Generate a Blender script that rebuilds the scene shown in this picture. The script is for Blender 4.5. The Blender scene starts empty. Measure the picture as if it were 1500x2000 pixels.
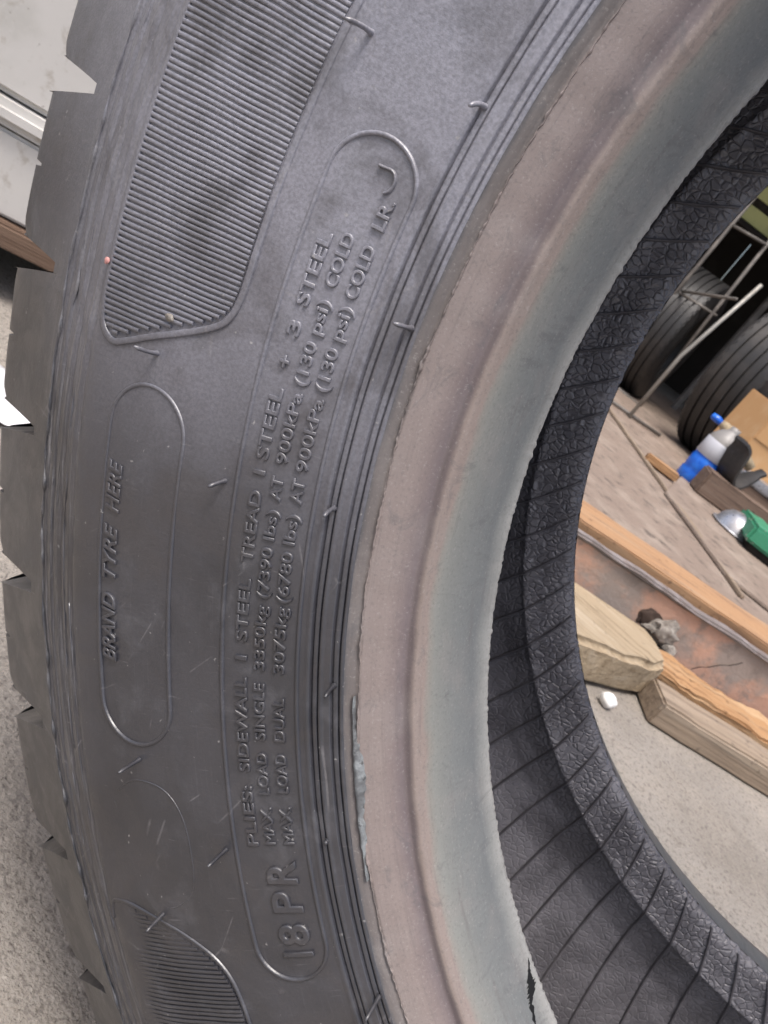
import bpy, bmesh, math, random
import numpy as np
from mathutils import Vector, Matrix, noise

random.seed(7)
rng = np.random.default_rng(7)
S = bpy.context.scene
COL = S.collection
R_ = math.radians

# ------------------------------------------------------------------ camera
cam_d = bpy.data.cameras.new("camera")
cam = bpy.data.objects.new("camera", cam_d)
COL.objects.link(cam)
right = Vector((0.7254017, 0.39746892, 0.56197049))
down = Vector((0.65668524, -0.15493675, -0.73807797))
fwd = Vector((-0.20629317, 0.90444074, -0.37340336))
m3 = Matrix((right, -down, -fwd)).transposed()
cam.matrix_world = Matrix.Translation((-0.23517646, -0.34959678, 0.48053204)) @ m3.to_4x4()
cam_d.sensor_fit = 'VERTICAL'
cam_d.sensor_height = 24.0
cam_d.lens = 1526.283 / 2000 * 24.0
cam_d.clip_start = 0.01
cam_d.clip_end = 500
cam_d.dof.use_dof = True
cam_d.dof.focus_distance = 0.24
cam_d.dof.aperture_fstop = 24
S.camera = cam

# ------------------------------------------------------------------ light
SUN = Vector((-0.02, -0.34, 0.94)).normalized()
w = bpy.data.worlds.new("World")
S.world = w
w.use_nodes = True
nt = w.node_tree
bg = nt.nodes["Background"]
sky = nt.nodes.new("ShaderNodeTexSky")
sky.sky_type = 'NISHITA'
sky.sun_disc = False
sky.sun_elevation = math.asin(SUN.z)
sky.sun_rotation = math.atan2(SUN.x, SUN.y)
sky.air_density = 1.0
sky.dust_density = 6.0
sky.ozone_density = 1.0
nt.links.new(sky.outputs[0], bg.inputs[0])
bg.inputs[1].default_value = 0.115
sd = bpy.data.lights.new("sun", 'SUN')
sd.energy = 1.5
sd.angle = R_(18)
sd.color = (1.0, 0.98, 0.96)
so = bpy.data.objects.new("sun", sd)
COL.objects.link(so)
so.rotation_euler = SUN.to_track_quat('Z', 'Y').to_euler()
so.location = (1, -2, 4)
S.view_settings.view_transform = 'Standard'
S.view_settings.look = 'None'
S.view_settings.gamma = 1.0
S.view_settings.exposure = 1.0

# ------------------------------------------------------------------ helpers
def tag(o, label=None, cat=None, group=None, kind=None):
    if label: o["label"] = label
    if cat: o["category"] = cat
    if group: o["group"] = group
    if kind: o["kind"] = kind
    return o

def empty(name, loc=(0, 0, 0), rz=0.0):
    o = bpy.data.objects.new(name, None)
    o.empty_display_size = 0.05
    o.location = loc
    o.rotation_euler = (0, 0, rz)
    COL.objects.link(o)
    return o

def link(name, me, mat=None, parent=None, loc=(0, 0, 0), rot=(0, 0, 0), smooth=True):
    if mat is not None:
        me.materials.append(mat)
    if smooth:
        me.polygons.foreach_set("use_smooth", np.ones(len(me.polygons), dtype=bool))
    o = bpy.data.objects.new(name, me)
    o.location = loc
    o.rotation_euler = rot
    if parent: o.parent = parent
    COL.objects.link(o)
    return o

def mesh(name, v, f):
    me = bpy.data.meshes.new(name)
    me.from_pydata([tuple(map(float, p)) for p in v], [], f)
    me.update()
    return me

class Geo:
    def __init__(s): s.v = []; s.f = []
    def add(s, v, f):
        b = len(s.v)
        s.v.extend(v)
        s.f.extend([tuple(i + b for i in q) for q in f])
    def mesh(s, n): return mesh(n, s.v, s.f)

def from_bm(name, bm):
    me = bpy.data.meshes.new(name)
    bm.to_mesh(me)
    bm.free()
    return me

def edge_sharp(me, ang=40):
    try: me.set_sharp_from_angle(angle=R_(ang))
    except Exception: pass

# ------------------------------------------------------------------ materials
class NB:
    """small node builder"""
    def __init__(s, name):
        s.m = bpy.data.materials.new(name)
        s.m.use_nodes = True
        s.t = s.m.node_tree
        s.b = s.t.nodes["Principled BSDF"]
        s.tc = s.t.nodes.new("ShaderNodeTexCoord")
    def n(s, ty): return s.t.nodes.new(ty)
    def l(s, a, b): s.t.links.new(a, b)
    def mapped(s, src, scale, loc=(0, 0, 0), rot=(0, 0, 0)):
        mp = s.n("ShaderNodeMapping")
        mp.inputs['Scale'].default_value = scale
        mp.inputs['Location'].default_value = loc
        mp.inputs['Rotation'].default_value = rot
        s.l(s.tc.outputs[src], mp.inputs[0])
        return mp.outputs[0]
    def noise(s, vec, scale=1.0, det=4.0, rough=0.55, dist=0.0):
        t = s.n("ShaderNodeTexNoise")
        t.inputs['Scale'].default_value = scale
        t.inputs['Detail'].default_value = det
        t.inputs['Roughness'].default_value = rough
        t.inputs['Distortion'].default_value = dist
        s.l(vec, t.inputs['Vector'])
        return t.outputs['Fac']
    def ramp(s, fac, lo, hi, v0=0.0, v1=1.0):
        r = s.n("ShaderNodeMapRange")
        r.inputs['From Min'].default_value = lo
        r.inputs['From Max'].default_value = hi
        r.inputs['To Min'].default_value = v0
        r.inputs['To Max'].default_value = v1
        r.interpolation_type = 'SMOOTHSTEP'
        s.l(fac, r.inputs['Value'])
        return r.outputs[0]
    def mix(s, fac, a, b):
        r = s.n("ShaderNodeMix")
        r.data_type = 'RGBA'
        if isinstance(fac, float): r.inputs[0].default_value = fac
        else: s.l(fac, r.inputs[0])
        for sock, x in ((r.inputs[6], a), (r.inputs[7], b)):
            if isinstance(x, tuple): sock.default_value = (*x, 1)
            else: s.l(x, sock)
        return r.outputs[2]
    def math(s, op, a, b=None):
        r = s.n("ShaderNodeMath")
        r.operation = op
        for i, x in ((0, a), (1, b)):
            if x is None: continue
            if isinstance(x, (int, float)): r.inputs[i].default_value = x
            else: s.l(x, r.inputs[i])
        return r.outputs[0]
    def bump(s, height, strength=0.3, dist=0.001, prev=None):
        b = s.n("ShaderNodeBump")
        b.inputs['Strength'].default_value = strength
        b.inputs['Distance'].default_value = dist
        s.l(height, b.inputs['Height'])
        if prev is not None: s.l(prev, b.inputs['Normal'])
        return b.outputs[0]
    def done(s, col=None, rough=0.6, normal=None, metal=0.0, spec=0.5):
        if col is not None:
            if isinstance(col, tuple): s.b.inputs['Base Color'].default_value = (*col, 1)
            else: s.l(col, s.b.inputs['Base Color'])
        if isinstance(rough, (int, float)): s.b.inputs['Roughness'].default_value = rough
        else: s.l(rough, s.b.inputs['Roughness'])
        if normal is not None: s.l(normal, s.b.inputs['Normal'])
        s.b.inputs['Metallic'].default_value = metal
        s.b.inputs['Specular IOR Level'].default_value = spec
        return s.m

def mottle(name, layers, rough=(0.5, 0.8), bumps=(), coords='Object', metal=0.0, spec=0.5):
    """layers: first = base colour; then (colour, scale3, noise scale, lo, hi, detail, strength)"""
    b = NB(name)
    col = layers[0]
    for i, L in enumerate(layers[1:]):
        c, sc3, ns, lo, hi, det, amt = L
        fac = b.noise(b.mapped(coords, sc3, loc=(3.1 * i + 1.7, 1.3 * i, 2.2 * i)), ns, det, 0.6)
        fac = b.math('MULTIPLY', b.ramp(fac, lo, hi), amt)
        col = b.mix(fac, col, c)
    nrm = None
    for i, (sc3, ns, det, st, di) in enumerate(bumps):
        h = b.noise(b.mapped(coords, sc3, loc=(5.1 * i, 2.7, 1.1)), ns, det, 0.6)
        nrm = b.bump(h, st, di, nrm)
    rr = rough
    if isinstance(rough, tuple):
        rr = b.ramp(b.noise(b.mapped(coords, (1, 1, 1), loc=(9, 4, 2)), 60, 5), 0.3, 0.7, rough[0], rough[1])
    return b.done(col, rr, nrm, metal, spec)

one = (1, 1, 1)
# --- tyre rubber (uv: u = arc metres at r=0.40, v = radius in metres)
def rubber_side(name, dark, mid, dust, amt=1.0):
    b = NB(name)
    big = b.noise(b.mapped('Object', one, loc=(1.3, .2, .7)), 14, 5, .6, .6)
    med = b.noise(b.mapped('Object', one, loc=(4.3, 2.2, .7)), 55, 6, .65, .4)
    fine = b.noise(b.mapped('Object', one), 900, 3, .6)
    grain = b.noise(b.mapped('Object', one), 2600, 2, .5)
    streak = b.noise(b.mapped('UV', (30, 900, 1)), 1.0, 4, .6, .3)
    scr = b.noise(b.mapped('UV', (700, 60, 1), rot=(0, 0, .5)), 1.0, 3, .6, .4)
    col = b.mix(b.ramp(big, .38, .64), dark, mid)
    # upper sky sheen painted into the colour as a pale grey-blue dusty patch
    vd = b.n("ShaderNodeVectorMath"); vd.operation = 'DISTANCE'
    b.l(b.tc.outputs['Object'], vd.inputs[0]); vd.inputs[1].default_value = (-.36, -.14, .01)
    sheen_n = b.noise(b.mapped('Object', one, loc=(2, 7, 1)), 10, 2, .5, .3)
    sheen_f = b.ramp(b.math('SUBTRACT', vd.outputs['Value'], b.math('MULTIPLY', b.math('SUBTRACT', sheen_n, .5), .15)), .225, .03)
    col = b.mix(b.math('MULTIPLY', sheen_f, .85), col, (.285, .285, .33))
    col = b.mix(b.math('MULTIPLY', b.ramp(med, .52, .74), .42 * amt), col, dust)
    col = b.mix(b.math('MULTIPLY', b.ramp(streak, .56, .75), .16 * amt), col, dust)
    sepu = b.n("ShaderNodeSeparateXYZ"); b.l(b.tc.outputs['UV'], sepu.inputs[0])
    zone = b.math('MULTIPLY', b.ramp(sepu.outputs[1], .426, .432), b.ramp(sepu.outputs[1], .466, .455, .12, 1.0))
    col = b.mix(b.math('MULTIPLY', b.math('MULTIPLY', b.ramp(streak, .48, .66), zone), .5 * amt), col, (.20, .195, .20))
    col = b.mix(b.math('MULTIPLY', b.ramp(scr, .66, .78), .45 * amt), col, (.24, .23, .24))
    for sc_, lo_, rr_ in ((16, .56, .3), (33, .60, 1.4), (60, .60, 2.3)):
        vo = b.n("ShaderNodeTexVoronoi"); vo.feature = 'DISTANCE_TO_EDGE'; vo.inputs['Scale'].default_value = sc_
        b.l(b.mapped('Object', (1, 1, .55), loc=(rr_, 1, 2), rot=(0, rr_, 0)), vo.inputs['Vector'])
        mk = b.ramp(b.noise(b.mapped('Object', one, loc=(rr_, 3, 9)), 34, 3, .6), lo_, lo_ + .08)
        ln = b.math('MULTIPLY', b.ramp(vo.outputs['Distance'], .00032 * sc_, .00008 * sc_), mk)
        col = b.mix(b.math('MULTIPLY', ln, .30 * amt), col, (.27, .26, .265))
    brown = b.noise(b.mapped('Object', one, loc=(7.3, 5.2, 1.7)), 22, 4, .6, .8)
    col = b.mix(b.math('MULTIPLY', b.ramp(brown, .50, .66), .5), col, (.044, .039, .040))
    speck = b.noise(b.mapped('Object', one, loc=(2, 8, 3)), 420, 2, .5)
    col = b.mix(b.math('MULTIPLY', b.ramp(speck, .72, .78), .6 * amt), col, (.36, .35, .34))
    col = b.mix(b.math('MULTIPLY', b.ramp(fine, .3, .7), .35), col, dark)
    n1 = b.bump(med, .25, .0012)
    n2 = b.bump(fine, .25, .0003, n1)
    n3 = b.bump(grain, .2, .00015, n2)
    n4 = b.bump(scr, .15, .0003, n3)
    return b.done(col, b.ramp(med, .3, .7, .33, .50), n4, 0, 1.0)

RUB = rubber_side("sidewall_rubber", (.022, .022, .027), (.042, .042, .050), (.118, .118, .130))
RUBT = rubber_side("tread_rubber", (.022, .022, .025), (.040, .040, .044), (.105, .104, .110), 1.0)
RUBK = mottle("torn_grey_rubber", [(.10, .105, .11), ((.22, .24, .25), one, 160, .4, .65, 4, .9), ((.04, .04, .04), one, 420, .58, .72, 3, .8)],
              (.5, .7), [(one, 300, 4, .7, .0012)])

def bead_mat(name, lo_cols):
    """rubber of the bead: bands by true radius, stained"""
    b = NB(name)
    sep = b.n("ShaderNodeSeparateXYZ")
    b.l(b.tc.outputs['UV'], sep.inputs[0])
    v = sep.outputs[1]
    wob = b.noise(b.mapped('UV', (25, 60, 1)), 1, 4, .6)
    v = b.math('ADD', v, b.math('MULTIPLY', b.math('SUBTRACT', wob, .5), .004))
    cr = b.n("ShaderNodeValToRGB")
    b.l(b.ramp(v, lo_cols[0][0], lo_cols[-1][0]), cr.inputs[0])
    # linear position, undo smoothstep by a plain map range
    mr = b.n("ShaderNodeMapRange")
    mr.inputs['From Min'].default_value = lo_cols[0][0]
    mr.inputs['From Max'].default_value = lo_cols[-1][0]
    b.l(v, mr.inputs['Value'])
    b.l(mr.outputs[0], cr.inputs[0])
    el = cr.color_ramp.elements
    span = lo_cols[-1][0] - lo_cols[0][0]
    el[0].position = 0; el[0].color = (*lo_cols[0][1], 1)
    el[1].position = 1; el[1].color = (*lo_cols[-1][1], 1)
    for r, c in lo_cols[1:-1]:
        e = el.new((r - lo_cols[0][0]) / span)
        e.color = (*c, 1)
    col = cr.outputs[0]
    med = b.noise(b.mapped('Object', one, loc=(3, 1, 8)), 45, 6, .65, .5)
    fine = b.noise(b.mapped('Object', one), 1000, 4, .65)
    streak = b.noise(b.mapped('UV', (14, 700, 1)), 1.0, 5, .65, .2)
    blot = b.noise(b.mapped('UV', (60, 120, 1), loc=(4, 9, 0)), 1.0, 5, .7, .8)
    col = b.mix(b.math('MULTIPLY', b.ramp(med, .45, .75), .35), col, (.24, .22, .21))
    col = b.mix(b.math('MULTIPLY', b.ramp(streak, .52, .74), .36), col, (.10, .085, .083))
    col = b.mix(b.math('MULTIPLY', b.ramp(blot, .55, .70), .42), col, (.070, .071, .078))
    col = b.mix(b.math('MULTIPLY', b.ramp(fine, .53, .68), .30), col, (.075, .07, .07))
    col = b.mix(b.math('MULTIPLY', b.ramp(fine, .42, .32), .30), col, (.34, .32, .31))
    n1 = b.bump(streak, .22, .0006)
    n2 = b.bump(fine, .3, .0003, n1)
    return b.done(col, b.ramp(blot, .4, .7, .42, .6), n2, 0, .7)

BEAD = bead_mat("bead_rubber", [
    (.2830, (.27, .27, .262)), (.2845, (.20, .205, .20)), (.2862, (.128, .137, .140)), (.2900, (.155, .164, .163)), (.2938, (.195, .200, .188)),
    (.2950, (.205, .196, .178)), (.2960, (.222, .180, .162)), (.2983, (.216, .176, .158)), (.3000, (.128, .103, .105)), (.3022, (.126, .101, .104)), (.3050, (.172, .138, .132)), (.3080, (.210, .173, .162)),
    (.3143, (.208, .173, .162)), (.3152, (.125, .108, .102)), (.3180, (.115, .102, .098)), (.3192, (.070, .068, .072))])

def liner_mat():
    b = NB("inner_liner_rubber")
    uv = b.mapped('UV', (1, 1, 1))
    wn = b.n("ShaderNodeTexNoise"); wn.inputs['Scale'].default_value = 120
    b.l(uv, wn.inputs['Vector'])
    mixv = b.n("ShaderNodeVectorMath"); mixv.operation = 'MULTIPLY_ADD'
    b.l(wn.outputs['Color'], mixv.inputs[0]); mixv.inputs[1].default_value = (.004, .004, 0); b.l(uv, mixv.inputs[2])
    def cells(scale):
        vo = b.n("ShaderNodeTexVoronoi"); vo.feature = 'DISTANCE_TO_EDGE'
        vo.inputs['Scale'].default_value = scale
        b.l(mixv.outputs[0], vo.inputs['Vector'])
        return vo.outputs['Distance']
    c1 = cells(215)
    c2 = cells(600)
    sp = b.n("ShaderNodeSeparateXYZ"); b.l(b.tc.outputs['Object'], sp.inputs[0])
    rad = b.math('SQRT', b.math('ADD', b.math('MULTIPLY', sp.outputs[0], sp.outputs[0]), b.math('MULTIPLY', sp.outputs[2], sp.outputs[2])))
    near = b.ramp(rad, .345, .318, .40, 1.0)
    g1 = b.math('MULTIPLY', b.ramp(c1, .0, .17), near)
    g2 = b.ramp(c2, .0, .16)
    med = b.noise(b.mapped('Object', one, loc=(2, 6, 1)), 16, 5, .6, .6)
    fine = b.noise(b.mapped('Object', one), 700, 4, .6)
    col = b.mix(b.ramp(med, .35, .68), (.11, .105, .115), (.23, .222, .24))
    col = b.mix(b.math('MULTIPLY', b.ramp(fine, .5, .7), .5), col, (.23, .222, .238))
    sep = b.n("ShaderNodeSeparateXYZ"); b.l(b.tc.outputs['UV'], sep.inputs[0])
    n1 = b.bump(g1, .8, .0008)
    n2 = b.bump(g2, .25, .0003, n1)
    n3 = b.bump(fine, .2, .0003, n2)
    return b.done(col, b.ramp(med, .3, .7, .34, .48), n3, 0, .8)
LINER = liner_mat()
LINE = mottle('moulded_line_rubber', [(.095, .09, .098), ((.15, .144, .155), one, 40, .45, .65, 4, .7)], (.4, .55), [(one, 500, 3, .3, .0004)])

CONC = mottle("concrete", [(.315, .287, .255), ((.235, .21, .182), one, 2.2, .40, .66, 6, .9), ((.36, .32, .275), one, 9, .5, .72, 6, .6),
                           ((.17, .15, .135), one, 150, .52, .66, 3, .85), ((.46, .42, .37), one, 260, .60, .74, 2, .6), ((.085, .072, .062), one, 380, .60, .70, 2, .8), ((.19, .168, .145), one, 34, .58, .70, 6, .5)],
              (.8, .95), [(one, 55, 6, .7, .007), (one, 300, 4, 1.0, .003)], spec=.2)
DIRT = mottle("dirty_floor_sheet", [(.215, .165, .132), ((.30, .245, .20), one, 6, .45, .7, 6, .8), ((.085, .068, .055), one, 18, .52, .7, 5, .8), ((.30, .26, .22), (1, 5, 1), 22, .6, .75, 4, .5)],
              (.6, .85), [(one, 40, 5, .5, .004)])
def wood(name, c, d, l, ax=(1.2, 40, 40), bump=.5):
    return mottle(name, [c, (d, ax, 2.2, .46, .68, 5, .85), (l, (ax[0] * .7, ax[1] * .5, ax[2] * .5), 2.0, .50, .70, 5, .7),
                         (tuple(x * .45 for x in d), one, 45, .60, .72, 4, .6)], (.65, .85), [(ax, 3.0, 5, bump, .004), (one, 260, 3, .3, .001)], spec=.25)
WGREY = wood("weathered_plank_wood", (.27, .21, .155), (.15, .115, .088), (.38, .32, .255))
WORANGE = wood("split_orange_wood", (.36, .21, .105), (.13, .065, .032), (.47, .34, .21), (2.5, 34, 34), .9)
WTAN = wood("pale_timber", (.34, .27, .185), (.215, .16, .10), (.44, .37, .28), (3, 42, 42), .8)
WBOARD = wood("orange_board", (.36, .215, .118), (.21, .125, .078), (.43, .30, .19), (2, 26, 26), .3)
WRED = wood("reddish_brown_wood", (.15, .10, .072), (.09, .055, .038), (.24, .17, .125))
WBROWN = wood("brown_timber", (.15, .105, .08), (.085, .06, .047), (.22, .17, .135))
PAINTY = mottle("worn_orange_paint_steel", [(.30, .25, .222), ((.52, .31, .225), one, 6.5, .43, .56, 5, .9), ((.22, .185, .165), one, 24, .53, .66, 6, .75), ((.36, .31, .285), one, 65, .6, .72, 4, .6)],
                (.55, .8), [(one, 30, 5, .5, .006), (one, 200, 4, .4, .0015)])
LIPM = mottle("worn_steel_lip", [(.20, .172, .162), ((.29, .26, .255), one, 20, .42, .62, 4, .9), ((.17, .12, .10), one, 50, .56, .7, 5, .7)], (.4, .6), [(one, 120, 4, .4, .002)])
MUD = mottle("dried_mud", [(.20, .18, .16), ((.33, .31, .28), one, 90, .45, .65, 5, .8), ((.08, .07, .06), one, 60, .58, .7, 4, .7)], .9, [(one, 140, 5, .8, .004)], spec=.2)
WHITEP = mottle("dirty_white_paint", [(.56, .545, .52), ((.46, .45, .42), one, 7, .46, .66, 6, .8), ((.36, .325, .28), one, 30, .57, .70, 6, .75), ((.30, .20, .13), one, 14, .66, .76, 6, .6), ((.56, .545, .52), one, 90, .55, .7, 4, .6), ((.20, .17, .14), one, 150, .70, .78, 3, .6)],
                (.35, .6), [(one, 60, 5, .12, .002)])
PLAST_W = mottle("white_plastic", [(.62, .62, .64), ((.6, .6, .63), one, 30, .5, .7, 4, .5)], .4)
STONEW = mottle("white_pebble_stone", [(.78, .77, .75), ((.6, .58, .55), one, 60, .5, .7, 4, .5)], .7)
HOLE_SH = mottle("dark_hole_shade", [(.055, .036, .028), ((.10, .07, .055), one, 60, .5, .7, 4, .8)], .9)  # dark tone standing for the shade in the beam's hole
DARK = mottle("near_black_board", [(.022, .019, .017), ((.038, .034, .030), one, 2, .5, .7, 4, .7)], .9, spec=.1)  # near-black brown for boards, bases and legs
PIPE = mottle("galvanised_pipe", [(.27, .26, .235), ((.20, .18, .155), one, 14, .45, .7, 5, .8)], (.4, .6), metal=.3)
PIPED = mottle("rusted_pipe", [(.10, .09, .08), ((.19, .17, .15), one, 14, .45, .7, 5, .8)], (.5, .7))
TYREB = mottle("dull_black_rubber", [(.020, .019, .019), ((.045, .040, .036), one, 5, .45, .7, 5, .8), ((.07, .07, .075), one, 30, .6, .75, 4, .5)], (.45, .65), [(one, 90, 4, .3, .002)])
BLUE = mottle("blue_plastic", [(.012, .10, .50), ((.02, .17, .66), one, 22, .4, .65, 3, .8)], .22)
LABELW = mottle("white_label_paper", [(.45, .46, .50), ((.34, .35, .39), one, 40, .55, .7, 3, .4)], .5)
GREYP = mottle("grey_plastic", [(.22, .21, .20), ((.30, .29, .28), one, 20, .5, .7, 3, .6)], .45)
CARD = mottle("cardboard", [(.50, .30, .145), ((.56, .37, .21), one, 9, .45, .7, 4, .7), ((.30, .17, .08), one, 60, .66, .76, 3, .7)], .8, spec=.2)
CLOTH = mottle("tan_bristle", [(.36, .29, .19), ((.24, .19, .125), one, 60, .45, .65, 4, .8)], .9, [(one, 200, 3, .8, .004)])
GREEN = mottle("chipped_green_paint", [(.035, .21, .115), ((.06, .29, .18), one, 12, .45, .7, 4, .7), ((.40, .37, .32), one, 26, .60, .66, 5, .95)], (.4, .6), [(one, 50, 4, .4, .003)])
STEEL = mottle("scuffed_steel", [(.42, .43, .46), ((.28, .27, .27), one, 16, .45, .7, 4, .8)], (.25, .45), metal=.7)
YEL = mottle("foliage_light_yellow", [(.42, .42, .17), ((.3, .3, .13), one, 9, .5, .7, 4, .7)], .7)  # yellow-green standing in for lit foliage
PINK = mottle("pink_paint", [(.50, .24, .22)], .6)
BLACKC = mottle("black_crack", [(.006, .006, .006)], .5)
SAND = mottle("sand_grain", [(.32, .28, .24), ((.14, .12, .10), one, 3, .45, .6, 2, .9), ((.55, .5, .45), one, 4, .55, .7, 2, .9)], .9)

# ------------------------------------------------------------------ setting: ground
def ground():
    bm = bmesh.new()
    bmesh.ops.create_grid(bm, x_segments=4, y_segments=4, size=60)
    o = link("ground", from_bm("ground", bm), CONC)
    tag(o, "pale sandy concrete ground under the tyre and planks", "ground", kind="structure")
ground()

def sand():
    g = Geo()
    for i in range(5200):
        if i % 3 == 0:
            x, y = random.uniform(-.65, -.15), random.uniform(-.25, .45)
        else:
            x, y = random.uniform(-.1, .75), random.uniform(.35, 1.05)
        s = random.choice((.0005, .0006, .0008, .0009, .0012, .0018 if i % 5 == 0 else .0007))
        a = random.uniform(0, 6.28)
        v = [(x + s * math.cos(a + k * 2.094) * random.uniform(.7, 1.3), y + s * math.sin(a + k * 2.094) * random.uniform(.7, 1.3), 0.0002) for k in range(3)]
        v.append((x, y, s * random.uniform(.6, 1.1)))
        g.add(v, [(0, 1, 3), (1, 2, 3), (2, 0, 3)])
    o = link("sand_grit", g.mesh("sand_grit"), SAND, smooth=False)
    tag(o, "loose sand grains scattered over the concrete", "sand", kind="stuff")
sand()

# ------------------------------------------------------------------ THE TYRE
AX = 0.522                                   # axle height, metres
T = empty("truck_tyre")
tag(T, "big worn black truck tyre standing upright in the foreground with raised lettering on its sidewall", "tyre")

# near outer profile h(r), millimetres
_anch = np.array([(290, 110.5), (293.4, 119.0), (295.2, 122.0), (297.5, 124.6), (299.2, 125.2), (301.5, 125.4), (304, 127.0), (308, 129.6), (314.8, 132.4), (320.2, 135.0), (326, 136.2), (334, 137.7), (345, 139.5),
                  (360.8, 142.0), (380, 142.7), (400, 142.2), (414, 141.0), (426.1, 139.6), (436, 136.0), (446, 131.8), (456.6, 126.8), (470, 120.5), (490, 111.0), (512, 100.7)])
_rr = np.arange(290, 512.01, .1)
_hh = np.interp(_rr, _anch[:, 0], _anch[:, 1])
_k = np.exp(-.5 * (np.arange(-60, 61) * .1 / 2.0) ** 2); _k /= _k.sum()
_sm = np.convolve(np.pad(_hh, 60, mode='edge'), _k, mode='valid')
_bl = np.clip((_rr - 302) / 6, 0, 1) * np.clip((506 - _rr) / 6, 0, 1)
_hh = _hh * (1 - _bl) + _sm * _bl
def hs(r): return np.interp(r, _rr, _hh)
FEAT = [(331.2, .3, .7), (326.6, .35, .6), (319.6, .35, .6), (302.0, -.45, 2.4), (298.0, .35, 1.4), (315.8, -.8, .5),
        (430.5, -.35, .9), (433.5, .35, .9), (439.5, -.45, .8), (442.2, .4, 1.0), (447.0, -.6, .7), (449.0, .4, .9), (453.2, -.7, .8)]
CHAN = [(327.3, 330.3), (320.3, 323.4)]
def hfull(r):
    y = hs(r).copy() if hasattr(r, 'copy') else hs(r)
    for r0, a, wd in FEAT: y = y + a * np.exp(-((r - r0) / wd) ** 2)
    for ra, rb_ in CHAN:
        y = y - .55 * np.clip((r - ra) / .45, 0, 1) * np.clip((rb_ - r) / .45, 0, 1)
        y = y - 1.15 * np.exp(-((r - ra - .4) / .26) ** 2) - 1.15 * np.exp(-((r - rb_ + .4) / .26) ** 2)
    return y

def pt(th, r, h):                            # degrees, mm, mm -> local metres (origin on the axle)
    a = np.radians(th)
    return np.stack([r * np.cos(a) / 1000, -np.asarray(h) / 1000 + 0 * a, r * np.sin(a) / 1000], -1)

def revolve(name, prof, mat, nth=720, parent=T, fn=None, th0=0, th1=360, sharp=None, arc=False):
    prof = np.array(prof, float)
    n = len(prof)
    closed = abs(th1 - th0 - 360) < 1e-6
    ths = np.linspace(th0, th1, nth + (0 if closed else 1), endpoint=not closed)
    TH, RR = np.meshgrid(ths, prof[:, 0], indexing='ij')
    HH = np.broadcast_to(prof[:, 1], RR.shape).copy()
    if fn is not None: RR, HH = fn(TH, RR.copy(), HH)
    V = pt(TH.ravel(), RR.ravel(), HH.ravel())
    nt_ = len(ths)
    i = np.arange(nt_ if closed else nt_ - 1)[:, None]; j = np.arange(n - 1)[None, :]
    i2 = (i + 1) % nt_
    F = np.stack([i * n + j, i2 * n + j, i2 * n + j + 1, i * n + j + 1], -1).reshape(-1, 4)
    me = bpy.data.meshes.new(name)
    me.vertices.add(len(V)); me.vertices.foreach_set("co", V.ravel())
    me.loops.add(F.size); me.loops.foreach_set("vertex_index", F.ravel())
    me.polygons.add(len(F))
    me.polygons.foreach_set("loop_start", np.arange(len(F)) * 4)
    me.polygons.foreach_set("loop_total", np.full(len(F), 4))
    me.update(calc_edges=True)
    # uv: arc metres, radius (or arc length along the profile)
    vv = prof[:, 0] / 1000
    if arc: vv = np.concatenate([[0], np.cumsum(np.hypot(*np.diff(prof, axis=0).T))]) / 1000
    U = np.stack([np.broadcast_to(np.radians(ths)[:, None] * .40, TH.shape), np.broadcast_to(vv[None, :], TH.shape)], -1).reshape(-1, 2)
    uv = U[F.ravel()].copy()
    if closed:
        last = np.repeat((np.arange(len(F)) // (n - 1)) == nt_ - 1, 4)
        wrap = last & (uv[:, 0] < .1)
        uv[wrap, 0] += math.radians(360) * .40
    me.uv_layers.new(name="polar").data.foreach_set("uv", uv.ravel())
    o = link(name, me, mat, parent, (0, 0, AX))
    if sharp: edge_sharp(me, sharp)
    return o

def vn(th, f, seed=0.0):                     # smooth periodic noise on angles
    th = np.asarray(th, float)
    out = np.zeros_like(th)
    r2 = np.random.default_rng(int(seed * 10) + 3)
    for k in range(14):
        fr = max(1, round(f * r2.uniform(.35, 2.2)))
        out += np.sin(np.radians(th) * fr + r2.uniform(0, 6.28)) / 3.7
    return out

# sidewall, near side (r 320.6 .. 456.6)
rs = set(np.round(np.arange(319, 456.6, 3.0), 2).tolist())
for r0, a, wd in FEAT:
    if r0 > 319: rs |= set(np.round(r0 + wd * np.array([-2.4, -1.7, -1.1, -.6, 0, .6, 1.1, 1.7, 2.4]), 2).tolist())
for ra, rb_ in CHAN: rs |= set(np.round([ra - .35, ra - .1, ra + .08, ra + .25, ra + .45, ra + .65, ra + .85, ra + 1.1, rb_ - 1.1, rb_ - .85, rb_ - .65, rb_ - .45, rb_ - .25, rb_ - .08, rb_ + .1, rb_ + .35], 2).tolist())
rs = np.array(sorted(x for x in rs if 319.0 <= x < 456.4) + [456.6])
def side_fn(TH, RR, HH):
    HH += .25 * vn(TH, 9, 1) * np.exp(-((RR - 400) / 40) ** 2) + .12 * vn(TH + RR * .3, 40, 2)
    edge = np.clip((RR - 427) / 3, 0, 1)
    HH += edge * .18 * vn(TH * 1 + RR * .15, 170, 3)
    return RR, HH
revolve("sidewall", np.stack([rs, hfull(rs)], 1), RUB, 900, fn=side_fn)

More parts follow.
